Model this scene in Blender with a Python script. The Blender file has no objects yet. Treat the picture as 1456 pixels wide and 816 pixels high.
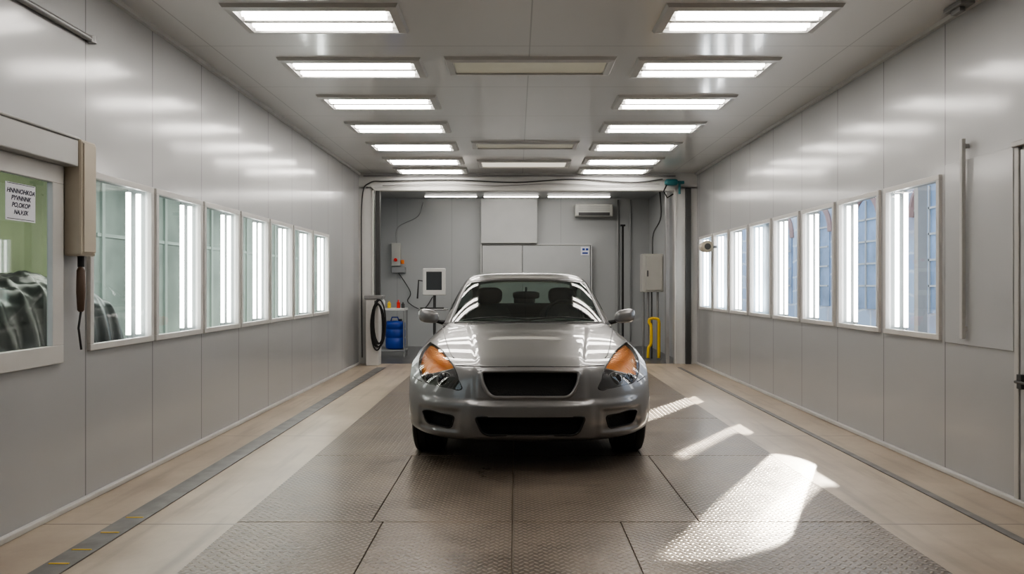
import bpy, bmesh, math, random
from mathutils import Vector, Matrix
from mathutils.bvhtree import BVHTree
random.seed(3)
S=bpy.context.scene
COL=S.collection
# ------------------------------------------------------------------ materials
def nn(nt,t,**k):
    n=nt.nodes.new(t)
    for a,b in k.items(): setattr(n,a,b)
    return n
def base(name):
    m=bpy.data.materials.new(name); m.use_nodes=True
    nt=m.node_tree; b=nt.nodes['Principled BSDF']
    return m,nt,b
def c4(c): return (c[0],c[1],c[2],1)
def mat(name,col,rough=.5,metal=0,coat=0,var=.06,vscale=4,bump=0,bscale=60,emit=0,ecol=None,spec=.5):
    m,nt,b=base(name)
    geo=nn(nt,'ShaderNodeTexCoord')
    no=nn(nt,'ShaderNodeTexNoise'); no.inputs['Scale'].default_value=vscale; no.inputs['Detail'].default_value=4
    nt.links.new(geo.outputs['Object'],no.inputs['Vector'])
    r=nn(nt,'ShaderNodeValToRGB')
    r.color_ramp.elements[0].position=.3; r.color_ramp.elements[1].position=.7
    r.color_ramp.elements[0].color=c4([max(0,x*(1-var)) for x in col]); r.color_ramp.elements[1].color=c4([min(1,x*(1+var)) for x in col])
    nt.links.new(no.outputs['Fac'],r.inputs['Fac']); nt.links.new(r.outputs['Color'],b.inputs['Base Color'])
    b.inputs['Roughness'].default_value=rough; b.inputs['Metallic'].default_value=metal
    b.inputs['Coat Weight'].default_value=coat; b.inputs['Coat Roughness'].default_value=.04
    b.inputs['Specular IOR Level'].default_value=spec
    if bump:
        n2=nn(nt,'ShaderNodeTexNoise'); n2.inputs['Scale'].default_value=bscale
        nt.links.new(geo.outputs['Object'],n2.inputs['Vector'])
        bp=nn(nt,'ShaderNodeBump'); bp.inputs['Strength'].default_value=bump; bp.inputs['Distance'].default_value=.01
        nt.links.new(n2.outputs['Fac'],bp.inputs['Height']); nt.links.new(bp.outputs['Normal'],b.inputs['Normal'])
    if emit:
        b.inputs['Emission Color'].default_value=c4(ecol or col); b.inputs['Emission Strength'].default_value=emit
    return m
def M(nt,op,a,b=None,c=None):
    n=nn(nt,'ShaderNodeMath',operation=op)
    for i,x in enumerate((a,b,c)):
        if x is None: continue
        if isinstance(x,(int,float)): n.inputs[i].default_value=x
        else: nt.links.new(x,n.inputs[i])
    return n.outputs[0]
def seam(nt,coord,off,per,w):
    f=M(nt,'FRACT',M(nt,'DIVIDE',M(nt,'SUBTRACT',coord,off),per))
    d=M(nt,'ABSOLUTE',M(nt,'SUBTRACT',f,.5))
    return M(nt,'GREATER_THAN',d,.5-w/per)
def mixc(nt,fac,a,b):
    n=nn(nt,'ShaderNodeMix',data_type='RGBA')
    if isinstance(fac,(int,float)): n.inputs[0].default_value=fac
    else: nt.links.new(fac,n.inputs[0])
    for i,x in ((6,a),(7,b)):
        if isinstance(x,(tuple,list)): n.inputs[i].default_value=c4(x)
        else: nt.links.new(x,n.inputs[i])
    return n.outputs[2]
def panel_mat(name,col,seams,rough=.3,seamcol=.5,metal=0.0,coat=0,wave=None,crough=.2):
    m,nt,b=base(name)
    g=nn(nt,'ShaderNodeNewGeometry'); sp=nn(nt,'ShaderNodeSeparateXYZ'); nt.links.new(g.outputs['Position'],sp.inputs[0])
    tot=None
    for ax,off,per,w in seams:
        s=seam(nt,sp.outputs[ax],off,per,w)
        tot=s if tot is None else M(nt,'MAXIMUM',tot,s)
    no=nn(nt,'ShaderNodeTexNoise'); no.inputs['Scale'].default_value=.9; no.inputs['Detail'].default_value=3
    nt.links.new(g.outputs['Position'],no.inputs['Vector'])
    c=mixc(nt,no.outputs['Fac'],[x*.95 for x in col],[min(1,x*1.05) for x in col])
    c=mixc(nt,tot,c,[x*seamcol for x in col])
    nt.links.new(c,b.inputs['Base Color'])
    b.inputs['Roughness'].default_value=rough
    b.inputs['Metallic'].default_value=metal
    b.inputs['Coat Weight'].default_value=coat; b.inputs['Coat Roughness'].default_value=crough
    if wave:
        ax,off,per,amp=wave
        h=M(nt,'SINE',M(nt,'MULTIPLY',M(nt,'SUBTRACT',sp.outputs[ax],off),2*math.pi/per))
        h2=M(nt,'SINE',M(nt,'MULTIPLY',sp.outputs[2 if ax!=2 else 0],2.3))
        bp=nn(nt,'ShaderNodeBump'); bp.inputs['Strength'].default_value=1; bp.inputs['Distance'].default_value=amp
        nt.links.new(M(nt,'ADD',h,M(nt,'MULTIPLY',h2,.6)),bp.inputs['Height'])
        nt.links.new(bp.outputs['Normal'],b.inputs['Normal']); nt.links.new(bp.outputs['Normal'],b.inputs['Coat Normal'])
    return m
def glass(name,tint,rough=.01,f0=.06,edge=.5):
    m=bpy.data.materials.new(name); m.use_nodes=True; nt=m.node_tree
    nt.nodes.remove(nt.nodes['Principled BSDF']); out=nt.nodes['Material Output']
    t=nn(nt,'ShaderNodeBsdfTransparent'); t.inputs[0].default_value=c4(tint)
    g=nn(nt,'ShaderNodeBsdfGlossy'); g.inputs['Roughness'].default_value=rough; g.inputs['Color'].default_value=(1,1,1,1)
    lw=nn(nt,'ShaderNodeLayerWeight'); lw.inputs['Blend'].default_value=.25
    f=M(nt,'ADD',M(nt,'MULTIPLY',lw.outputs['Facing'],edge),f0)
    f2=M(nt,'MINIMUM',f,1.0)
    mx=nn(nt,'ShaderNodeMixShader'); nt.links.new(f2,mx.inputs[0]); nt.links.new(t.outputs[0],mx.inputs[1]); nt.links.new(g.outputs[0],mx.inputs[2])
    nt.links.new(mx.outputs[0],out.inputs[0])
    return m
LWX,RWX,CEIL=-2.48,2.85,3.0
WALLC=(.41,.415,.42)
m_wl=panel_mat('wall_panel_left',WALLC,[(1,5.275,.82,.006)],.38,coat=.9,wave=(1,5.275,.82,.0014),crough=.15)
m_wr=panel_mat('wall_panel_right',WALLC,[(1,6.0,.86,.006)],.38,coat=.9,wave=(1,6.0,.86,.0014),crough=.15)
m_ceil=panel_mat('ceiling_panel',(.60,.595,.58),[(1,5.7,1.18,.005),(0,.1,2.35,.005)],.3,seamcol=.65,coat=1,wave=(1,5.7,1.18,.0012),crough=.09)
m_back=panel_mat('back_wall_panel',(.41,.42,.42),[(0,-.2,1.1,.004)],.4,seamcol=.7)
m_white=mat('white_paint',(.54,.54,.53),.35,var=.03)
m_frame=mat('window_frame_paint',(.56,.55,.53),.35,var=.05)
m_lampframe=mat('lamp_frame',(.45,.445,.43),.3,var=.04)
m_pan=mat('lamp_reflector',(.75,.75,.74),.35,var=.01)
m_tube=mat('lamp_tube_glow',(1,.98,.95),.4,var=0,emit=15,ecol=(1,.95,.89))
m_wtube=mat('window_tube_glow',(1,.98,.95),.4,var=0,emit=10,ecol=(1,.965,.94))
m_btube=mat('back_tube_glow',(1,.98,.95),.4,var=0,emit=12,ecol=(1,.95,.89))
m_unlit=mat('unlit_lamp_glass_glow',(.58,.56,.44),.25,var=.05,emit=.05,ecol=(1,.95,.8))  # weak glow added to the cover although the lamp is off
m_semilit=mat('dim_lamp_glass',(.6,.58,.5),.25,var=.05,emit=.75,ecol=(1,.93,.78))
m_beige=mat('beige_enclosure',(.44,.39,.31),.45)
m_grey=mat('grey_metal',(.30,.30,.30),.4,metal=.4)
m_dgrey=mat('dark_metal',(.07,.07,.07),.45,metal=.3)
m_black=mat('black_rubber',(.018,.018,.018),.6)
m_blue=mat('blue_plastic',(.008,.04,.27),.4)
m_yellow=mat('yellow_paint',(.75,.50,.03),.4)
m_teal=mat('teal_plastic',(.02,.14,.16),.4)
m_red=mat('red_plastic',(.7,.03,.02),.4)
m_orange=mat('orange_plastic',(.75,.2,.03),.4)
m_steel=mat('galvanised_steel',(.19,.185,.18),.4,metal=.4,var=.25,vscale=8)
m_screen=mat('monitor_screen',(.06,.065,.07),.2)
m_paper=mat('paper',(.72,.73,.78),.7,var=.02)
m_ink=mat('ink',(.02,.02,.05),.7)
m_glassw=glass('window_glass',(.93,.96,.98),.02,.03,.22)
m_glassl=glass('window_glass_greenish',(.84,.90,.88),.02,.03,.25)
m_glassd=glass('door_glass_green',(.80,.84,.76),.02,.03,.2)
def concrete():
    m,nt,b=base('beige_concrete')
    g=nn(nt,'ShaderNodeNewGeometry')
    n=nn(nt,'ShaderNodeTexNoise'); n.inputs['Scale'].default_value=1.6; n.inputs['Detail'].default_value=8; n.inputs['Roughness'].default_value=.65
    n2=nn(nt,'ShaderNodeTexNoise'); n2.inputs['Scale'].default_value=14; n2.inputs['Detail'].default_value=6
    nt.links.new(g.outputs['Position'],n.inputs['Vector']); nt.links.new(g.outputs['Position'],n2.inputs['Vector'])
    r=nn(nt,'ShaderNodeValToRGB'); r.color_ramp.elements[0].position=.35; r.color_ramp.elements[1].position=.65
    r.color_ramp.elements[0].color=(.36,.29,.22,1); r.color_ramp.elements[1].color=(.53,.45,.36,1)
    nt.links.new(n.outputs['Fac'],r.inputs[0])
    c=mixc(nt,M(nt,'MULTIPLY',n2.outputs['Fac'],.35),r.outputs[0],(.35,.285,.22))
    mp=nn(nt,'ShaderNodeMapping'); mp.inputs['Scale'].default_value=(9,.7,1); nt.links.new(g.outputs['Position'],mp.inputs[0])
    n4=nn(nt,'ShaderNodeTexNoise'); n4.inputs['Scale'].default_value=1; n4.inputs['Detail'].default_value=5; nt.links.new(mp.outputs[0],n4.inputs['Vector'])
    r4=nn(nt,'ShaderNodeValToRGB'); r4.color_ramp.elements[0].position=.52; r4.color_ramp.elements[1].position=.72
    nt.links.new(n4.outputs['Fac'],r4.inputs[0])
    c=mixc(nt,M(nt,'MULTIPLY',r4.outputs[0],.65),c,(.23,.185,.145))
    sp=nn(nt,'ShaderNodeSeparateXYZ'); nt.links.new(g.outputs['Position'],sp.inputs[0])
    s=seam(nt,sp.outputs[1],4.01,2.34,.006)
    c=mixc(nt,s,c,(.17,.145,.12))
    nt.links.new(c,b.inputs['Base Color'])
    nt.links.new(M(nt,'ADD',M(nt,'MULTIPLY',n.outputs['Fac'],.3),.20),b.inputs['Roughness'])
    bp=nn(nt,'ShaderNodeBump'); bp.inputs['Strength'].default_value=.1; bp.inputs['Distance'].default_value=.01
    nt.links.new(n2.outputs['Fac'],bp.inputs['Height']); nt.links.new(bp.outputs['Normal'],b.inputs['Normal'])
    return m
m_conc=concrete()
def tread():
    m,nt,b=base('tread_plate_steel')
    g=nn(nt,'ShaderNodeNewGeometry'); sp=nn(nt,'ShaderNodeSeparateXYZ'); nt.links.new(g.outputs['Position'],sp.inputs[0])
    x,y=sp.outputs[0],sp.outputs[1]
    P=.045
    def loz(ox,oy,ang):
        ca,sa=math.cos(ang),math.sin(ang)
        fx=M(nt,'SUBTRACT',M(nt,'FRACT',M(nt,'DIVIDE',M(nt,'ADD',x,ox),P)),.5)
        fy=M(nt,'SUBTRACT',M(nt,'FRACT',M(nt,'DIVIDE',M(nt,'ADD',y,oy),P)),.5)
        u=M(nt,'ADD',M(nt,'MULTIPLY',fx,ca),M(nt,'MULTIPLY',fy,sa))
        v=M(nt,'SUBTRACT',M(nt,'MULTIPLY',fy,ca),M(nt,'MULTIPLY',fx,sa))
        d=M(nt,'ADD',M(nt,'POWER',M(nt,'ABSOLUTE',M(nt,'DIVIDE',u,.40)),2),M(nt,'POWER',M(nt,'ABSOLUTE',M(nt,'DIVIDE',v,.16)),2))
        return M(nt,'MAXIMUM',M(nt,'SUBTRACT',1,d),0)
    h=M(nt,'MAXIMUM',loz(0,0,.785),loz(P/2,P/2,-.785))
    no=nn(nt,'ShaderNodeTexNoise'); no.inputs['Scale'].default_value=1.7; no.inputs['Detail'].default_value=8; no.inputs['Roughness'].default_value=.75
    nt.links.new(g.outputs['Position'],no.inputs['Vector'])
    rp=nn(nt,'ShaderNodeValToRGB'); rp.color_ramp.elements[0].position=.38; rp.color_ramp.elements[1].position=.64
    rp.color_ramp.elements[0].color=(.095,.073,.056,1); rp.color_ramp.elements[1].color=(.235,.19,.15,1)
    nt.links.new(no.outputs['Fac'],rp.inputs[0])
    c=mixc(nt,M(nt,'MINIMUM',M(nt,'MULTIPLY',h,1.2),.8),rp.outputs[0],(.36,.305,.25))
    nt.links.new(c,b.inputs['Base Color'])
    b.inputs['Metallic'].default_value=.2
    nt.links.new(M(nt,'ADD',M(nt,'MULTIPLY',no.outputs['Fac'],.35),.16),b.inputs['Roughness'])
    bp=nn(nt,'ShaderNodeBump'); bp.inputs['Strength'].default_value=.8; bp.inputs['Distance'].default_value=.005
    nt.links.new(h,bp.inputs['Height']); nt.links.new(bp.outputs['Normal'],b.inputs['Normal'])
    return m
m_tread=tread()
# ------------------------------------------------------------------ mesh builder
class B:
    def __init__(s): s.v=[];s.f=[]
    def add(s,vs,fs):
        o=len(s.v); s.v+= [tuple(p) for p in vs]; s.f+=[tuple(i+o for i in f) for f in fs]; return s
    def box(s,x0,x1,y0,y1,z0,z1):
        return s.add([(x0,y0,z0),(x1,y0,z0),(x1,y1,z0),(x0,y1,z0),(x0,y0,z1),(x1,y0,z1),(x1,y1,z1),(x0,y1,z1)],
          [(0,3,2,1),(4,5,6,7),(0,1,5,4),(1,2,6,5),(2,3,7,6),(3,0,4,7)])
    def tube(s,pts,r,n=10,closed=False,caps=True):
        pts=[Vector(p) for p in pts]; N=len(pts); rings=[]
        prev=None
        for i,p in enumerate(pts):
            a=pts[(i-1)%N] if (closed or i>0) else p; b=pts[(i+1)%N] if (closed or i<N-1) else p
            t=(b-a)
            t=t.normalized() if t.length>1e-9 else Vector((0,0,1))
            if prev is None:
                up=Vector((0,0,1)) if abs(t.z)<.9 else Vector((1,0,0))
                u=t.cross(up).normalized()
            else:
                u=(prev-t*prev.dot(t)); u=u.normalized() if u.length>1e-6 else t.orthogonal().normalized()
            prev=u; w=t.cross(u)
            rr=r[i] if isinstance(r,(list,tuple)) else r
            rings.append([p+u*(rr*math.cos(2*math.pi*k/n))+w*(rr*math.sin(2*math.pi*k/n)) for k in range(n)])
        vs=[q for R in rings for q in R]; fs=[]
        for i in range(N if closed else N-1):
            j=(i+1)%N
            for k in range(n):
                l=(k+1)%n; fs.append((i*n+k,i*n+l,j*n+l,j*n+k))
        if caps and not closed:
            fs.append(tuple(range(n))[::-1]); fs.append(tuple((N-1)*n+k for k in range(n)))
        return s.add(vs,fs)
    def ell(s,c,r,e=1.0,nu=20,nv=12,rot=None):
        def sp(x,e): return math.copysign(abs(x)**e,x)
        vs=[];fs=[]
        for j in range(nv+1):
            ph=-math.pi/2+math.pi*j/nv
            for i in range(nu):
                th=2*math.pi*i/nu
                p=Vector((r[0]*sp(math.cos(ph),e)*sp(math.cos(th),e),r[1]*sp(math.cos(ph),e)*sp(math.sin(th),e),r[2]*sp(math.sin(ph),e)))
                if rot is not None: p=rot@p
                vs.append(p+Vector(c))
        for j in range(nv):
            for i in range(nu):
                k=(i+1)%nu; fs.append((j*nu+i,j*nu+k,(j+1)*nu+k,(j+1)*nu+i))
        return s.add(vs,fs)
    def lathex(s,prof,c,n=40,closed=False):
        vs=[];fs=[];m=len(prof)
        for i in range(n):
            a=2*math.pi*i/n
            for (x,r) in prof: vs.append((c[0]+x,c[1]+r*math.cos(a),c[2]+r*math.sin(a)))
        for i in range(n):
            j=(i+1)%n
            for k in range(m if closed else m-1):
                l=(k+1)%m; fs.append((i*m+k,i*m+l,j*m+l,j*m+k))
        return s.add(vs,fs)
    def rring(s,cx,cy,hx,hy,prof):
        vs=[];fs=[];m=len(prof)
        for sx,sy in ((-1,-1),(1,-1),(1,1),(-1,1)):
            for o,z in prof: vs.append((cx+sx*(hx+o),cy+sy*(hy+o),z))
        for i in range(4):
            j=(i+1)%4
            for k in range(m):
                l=(k+1)%m; fs.append((i*m+k,j*m+k,j*m+l,i*m+l))
        return s.add(vs,fs)
def recalc(me):
    bm=bmesh.new(); bm.from_mesh(me); bmesh.ops.recalc_face_normals(bm,faces=bm.faces); bm.to_mesh(me); bm.free()
def obj(name,b,m,parent=None,bevel=0,smooth=False,label=None,category=None,group=None,kind=None,fix=True,autos=None):
    if isinstance(b,B):
        me=bpy.data.meshes.new(name); me.from_pydata(b.v,[],b.f)
        if fix: recalc(me)
    else: me=b
    if m is not None: me.materials.append(m)
    o=bpy.data.objects.new(name,me); COL.objects.link(o)
    if parent is not None:
        w=Vector(parent['_w'])
        me.transform(Matrix.Translation(-w)); o.parent=parent; o['_w']=list(w)
    else:
        xs=[v.co for v in me.vertices]
        mn=Vector([min(c[i] for c in xs) for i in range(3)]); mx=Vector([max(c[i] for c in xs) for i in range(3)])
        w=Vector(((mn.x+mx.x)/2,(mn.y+mx.y)/2,mn.z)); me.transform(Matrix.Translation(-w)); o.location=w; o['_w']=list(w)
    if smooth:
        for p in me.polygons: p.use_smooth=True
        if autos:
            md=o.modifiers.new('es','EDGE_SPLIT'); md.split_angle=math.radians(autos)
    if bevel:
        md=o.modifiers.new('b','BEVEL'); md.width=bevel; md.segments=2; md.limit_method='ANGLE'
    tag(o,label,category,group,kind)
    return o
def tag(o,label=None,category=None,group=None,kind=None):
    if label: o['label']=label
    if category: o['category']=category
    if group: o['group']=group
    if kind: o['kind']=kind
def thing(name,loc,label,category,group=None,kind=None,parent=None):
    e=bpy.data.objects.new(name,None); COL.objects.link(e); e.empty_display_size=.1
    e['_w']=list(loc)
    if parent is None: e.location=loc
    else: e.parent=parent; e.location=Vector(loc)-Vector(parent['_w'])
    tag(e,label,category,group,kind); return e
def copy_thing(src,d):
    n=src.copy(); COL.objects.link(n); n.location=src.location+Vector(d); n['_w']=list(Vector(src['_w'])+Vector(d))
    def rec(s,t):
        for ch in [c for c in s.children]:
            k=ch.copy(); COL.objects.link(k); k.parent=t; rec(ch,k)
    rec(src,n); return n
# ------------------------------------------------------------------ shell
YB=12.18
def wall_x(name,x,t,y0,y1,z0,z1,holes,m):
    ys=sorted({y0,y1}|{h[0] for h in holes}|{h[1] for h in holes})
    b=B(); a,c=min(x,x+t),max(x,x+t)
    for i in range(len(ys)-1):
        col=[h for h in holes if h[0]<(ys[i]+ys[i+1])/2<h[1]]
        if not col: b.box(a,c,ys[i],ys[i+1],z0,z1); continue
        h=col[0]
        b.box(a,c,ys[i],ys[i+1],z0,h[2]); b.box(a,c,ys[i],ys[i+1],h[3],z1)
    return obj(name,b,m,kind='structure',label='pale grey sandwich-panel booth wall')
LW=[(4.49+.82*i,4.49+.82*i+.745,.88,1.88) for i in range(7)]
RW=[(5.2+.86*i,5.2+.86*i+.745,.89,1.96) for i in range(8)]
DH=(2.7,4.15,.87,1.83)
wall_x('wall_left',LWX,-.03,-2.5,YB,0,CEIL,LW+[DH],m_wl)
wall_x('wall_right',RWX,.03,-2.5,YB,0,CEIL,RW,m_wr)
obj('wall_front',B().box(LWX,RWX,-2.56,-2.5,0,CEIL),m_wl,kind='structure',label='pale grey booth end wall')
obj('floor',B().box(LWX-.03,RWX+.03,-2.56,YB,-.1,0),m_conc,kind='structure',label='beige painted concrete booth floor')
obj('ceiling',B().box(LWX-.03,RWX+.03,-2.56,YB,CEIL,CEIL+.05),m_ceil,kind='structure',label='glossy grey panelled booth ceiling')
obj('baseboard_left',B().box(LWX,LWX+.035,-2.5,YB,0,.03),m_frame,kind='structure',bevel=.006)
obj('baseboard_right',B().box(RWX-.035,RWX,-2.5,YB,0,.03),m_frame,kind='structure',bevel=.006)
obj('trim_1',B().box(LWX,LWX+.03,-2.5,YB,CEIL-.03,CEIL),m_white,kind='structure')
obj('trim_2',B().box(RWX-.03,RWX,-2.5,YB,CEIL-.03,CEIL),m_white,kind='structure')
obj('trim_3',B().box(-2.09,-1.955,-2.4,11.6,0,.006),m_steel,kind='structure',label='flush dark steel floor rail')
obj('trim_4',B().box(2.42,2.47,-2.4,11.6,0,.006),m_steel,kind='structure',label='flush dark steel floor rail')
for k,y in enumerate((3.42,3.6,3.85,4.1)):
    obj('floor_marking',B().box(-2.07,-1.98,y,y+.012,.006,.008),m_yellow,label='thin yellow paint mark on a steel floor rail',category='floor marking',group='yellow marks on floor rail')
rows=[2.45,4.01,5.57,7.13,8.7,10.25,11.5]
cols0=[-1.45,-.69,-.02,.54,1.86]
for j in range(6):
    cs=cols0 if j==0 else ([-1.45,-.75,-.02,.95,1.86] if j==1 else [-1.45,-.7,-.02,.9,1.86])
    for i in range(len(cs)-1):
        obj('floor_plate',B().box(cs[i]+.003,cs[i+1]-.003,rows[j]+.0035,rows[j+1]-.0035,0.001,.012),m_tread,bevel=.002,
            label='studded steel tread plate lying on the booth floor',category='floor plate',group='tread plates over the booth pit')
# ------------------------------------------------------------------ windows and strip lights
def window(n,x,s,h,gm,fm=.035):
    y0,y1,z0,z1=h
    e=thing('window_%d'%n,(x,(y0+y1)/2,z0),'glazed booth window in a white metal frame',None,kind='structure')
    b=B(); xa,xb=sorted((x-s*.022,x+s*.012))
    b.box(xa,xb,y0-fm*.6,y1+fm*.6,z0-fm*.6,z0+fm*.5).box(xa,xb,y0-fm*.6,y1+fm*.6,z1-fm*.5,z1+fm*.6)
    b.box(xa,xb,y0-fm*.6,y0+fm*.5,z0+fm*.5,z1-fm*.5).box(xa,xb,y1-fm*.5,y1+fm*.6,z0+fm*.5,z1-fm*.5)
    obj('frame',b,m_frame,e,bevel=.004)
    obj('pane',B().add([(x+s*.004,y0,z0),(x+s*.004,y1,z0),(x+s*.004,y1,z1),(x+s*.004,y0,z1)],[(0,1,2,3)]),gm,e)
    return e
m_house=mat('light_box_housing',(.22,.24,.24),.5,var=.05)
m_boxback=mat('light_box_sun_stop',(.32,.40,.46),.5,var=.3,vscale=3)
def striplight(x,s,h,closed):
    y0,y1,z0,z1=h
    e=thing('strip_light',(x+s*.03,(y0+y1)/2,z0),'vertical fluorescent strip light glowing behind a booth window','light','strip lights behind the wall windows')
    xo=x+s*.03; D=.09; xs=lambda a,b:sorted((xo+s*a,xo+s*b))
    b=B(); a=xs(0,D)
    b.box(a[0],a[1],y1,y1+.01,z0,z1); b.box(a[0],a[1],y0,y1,z0-.01,z0); b.box(a[0],a[1],y0,y1,z1,z1+.01)
    k=xs(D,D+.01); b.box(k[0],k[1],y1-.05 if not closed else y0,y1+.01,z0,z1)
    obj('housing',b,m_house if not closed else m_boxback,e)
    for q,(yy,xx) in enumerate(((y1-.035,.03),(y1-.13,.05))):
        obj('tube',B().tube([(xo+s*xx,yy,z0+.03),(xo+s*xx,yy,z1-.03)],.016,10),m_wtube,e,smooth=True,autos=40)
    return e
n=1
for i,h in enumerate(LW):
    window(n,LWX,-1,h,m_glassl); n+=1; striplight(LWX,-1,h,False)
for i,h in enumerate(RW):
    window(n,RWX,1,h,m_glassw); n+=1; striplight(RWX,1,h,i in (4,6,7))  # closed box backs added to stop sun at some right windows
e=window(n,LWX,-1,DH,m_glassd,.09)
# ------------------------------------------------------------------ ceiling lights
def ceil_light(cx,cy,lit=True,L=.98,W=.40,cov=None):
    hx,hy=L/2,W/2
    e=thing('ceiling_light',(cx,cy,CEIL),'recessed ceiling light with glowing fluorescent tubes in a grey frame' if lit else ('dimly lit ceiling light with a yellowish glass cover' if cov else 'unlit ceiling light with a yellowish glass cover'),'light','ceiling lights' if lit else 'covered centre ceiling lights')
    obj('frame',B().rring(cx,cy,hx,hy,[(.07,CEIL),(.055,CEIL-.022),(.006,CEIL-.030),(0,CEIL-.008),(0,CEIL)]),m_lampframe,e)
    obj('reflector' if lit else 'cover',B().box(cx-hx,cx+hx,cy-hy,cy+hy,CEIL-.006 if lit else CEIL-.015,CEIL),m_pan if lit else (cov or m_unlit),e)
    if lit:
        for q in (-.135,-.075,.075,.135):
            obj('tube',B().tube([(cx-hx+.03,cy+q,CEIL-.022),(cx+hx-.03,cy+q,CEIL-.022)],.016,10),m_tube,e,smooth=True,autos=40)
        obj('divider',B().box(cx-hx,cx+hx,cy-.022,cy+.022,CEIL-.028,CEIL-.006),m_lampframe,e)
    return e
la=ceil_light(-1.3,5.1); lb=ceil_light(1.5,5.1)
for k,dy in enumerate((-3.54,-1.18,1.15,2.33,3.5,4.68,5.83,6.75)):
    copy_thing(la,(0,dy,0)); copy_thing(lb,(0,dy,0))
lc=ceil_light(.11,6.2,False,1.2,.34)
copy_thing(lc,(0,3.5,0)); ceil_light(.11,11.2,False,1.2,.5,m_semilit)
# ------------------------------------------------------------------ portal frame and back room
XL,XR,YE,ZC2=-2.9,2.68,15.6,2.98
b=B()
b.box(LWX-.03,-2.27,YB,YB+.12,0,2.78).box(2.52,RWX+.03,YB,YB+.12,0,2.78).box(LWX-.03,RWX+.03,YB,YB+.12,2.76,CEIL+.05)
obj('wall_back',b,m_white,kind='structure',label='white portal frame at the end of the booth')
b=B().box(-2.27,-2.24,YB-.02,YB+.14,0,2.76).box(2.49,2.52,YB-.02,YB+.14,0,2.76).box(-2.27,2.52,YB-.02,YB+.14,2.72,2.76)
obj('trim_5',b,m_frame,kind='structure',bevel=.005)
obj('trim_6',B().box(-2.22,-2.15,YB+.0,YB+.1,0,2.72),m_dgrey,kind='structure')
obj('trim_7',B().box(2.66,2.74,YB-.06,YB-.0,0,2.76),m_dgrey,kind='structure',label='dark vertical door rail')
obj('trim_8',B().box(2.36,2.41,YB+.0,YB+.1,0,2.72),m_grey,kind='structure')
m_dfloor=mat('dark_grey_floor',(.10,.10,.10),.3,var=.25,vscale=3)
obj('floor_back',B().box(XL-.1,XR+.3,YB,YE+.1,-.1,-.001),m_dfloor,kind='structure',label='dark grey floor of the adjoining room')
obj('ceiling_back',B().box(XL-.1,XR+.3,YB+.12,YE+.1,ZC2,ZC2+.05),m_back,kind='structure')
obj('wall_back_room',B().box(XL-.1,XR+.3,YE,YE+.06,0,ZC2),m_back,kind='structure',label='grey panelled far wall')
obj('wall_back_room_left',B().box(XL-.06,XL,YB+.12,YE,0,ZC2),m_back,kind='structure')
obj('wall_back_room_right',B().box(XR,XR+.06,YB+.12,YE,0,ZC2),m_back,kind='structure')
m_duct=mat('duct_paint',(.45,.455,.45),.4,var=.03)
m_leaf=mat('door_paint',(.43,.44,.44),.4,var=.03)
obj('trim_9',B().box(-.70,.42,YE-.2,YE,2.07,2.96),m_duct,kind='structure',bevel=.006,label='pale grey boxed duct on the far wall')
e=thing('door_1',(.4,YE,0),'pale double service door in a thin frame',None,kind='structure')
obj('leaf',B().box(-.68,.12,YE-.14,YE,0,2.03),m_duct,e,bevel=.004)
obj('leaf',B().box(.13,1.48,YE-.14,YE,0,2.03),m_leaf,e,bevel=.004)
obj('frame',B().box(-.71,1.51,YE-.15,YE,2.035,2.055).box(-.71,-.69,YE-.15,YE,0,2.035).box(1.49,1.51,YE-.15,YE,0,2.035),m_white,e)
e=thing('sign',(1.4,YE-.14,1.82),'small white notice with blue marks on a door','sign')
obj('board',B().box(1.29,1.46,YE-.15,YE-.141,1.83,2.0),m_paper,e)
obj('blue_mark',B().box(1.32,1.37,YE-.153,YE-.15,1.93,1.97),m_blue,e)
obj('blue_mark',B().box(1.39,1.44,YE-.153,YE-.15,1.93,1.97),m_blue,e)
obj('blue_mark',B().box(1.32,1.43,YE-.153,YE-.15,1.86,1.89),m_blue,e)
m_ac=mat('aged_white_plastic',(.50,.50,.47),.4)
e=thing('air_conditioner',(1.55,YE,2.66),'off-white wall-mounted air conditioner with a dark outlet','air conditioner')
obj('body',B().box(1.17,1.93,YE-.22,YE,2.60,2.85),m_ac,e,bevel=.03)
obj('outlet',B().box(1.24,1.86,YE-.225,YE-.2,2.62,2.68),m_dgrey,e)
for z in (2.72,2.76,2.80): obj('slat',B().box(1.24,1.86,YE-.224,YE-.2,z,z+.01),m_grey,e)
def linlamp(x0,x1,y,z,r):
    e=thing('strip_lamp',((x0+x1)/2,y,ZC2),'slim lit ceiling strip lamp','light','strip lamps in the adjoining room')
    obj('housing',B().box(x0,x1,y-.03,y+.03,z,ZC2),m_ac,e)
    obj('tube',B().tube([(x0+.02,y,z-r),(x1-.02,y,z-r)],r,8),m_btube,e,smooth=True,autos=40)
for a in ((-1.6,-.95,13.5,.007),(-.45,.42,13.5,.009),(.9,1.6,13.5,.007),(-1.8,-.75,15.1,.009),(-.65,.45,15.1,.011),(.6,1.85,15.1,.011)):
    linlamp(a[0],a[1],a[2],ZC2-.012,a[3])
fl=bpy.data.lights.new('room_fill','AREA'); fl.shape='RECTANGLE'; fl.size=3.2; fl.size_y=.25; fl.energy=42; fl.color=(1,.96,.91)  # area light added to lift the adjoining room beside its strip lamps
fo=bpy.data.objects.new('room_fill',fl); COL.objects.link(fo); fo.location=(0,14.3,ZC2-.03)
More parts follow.
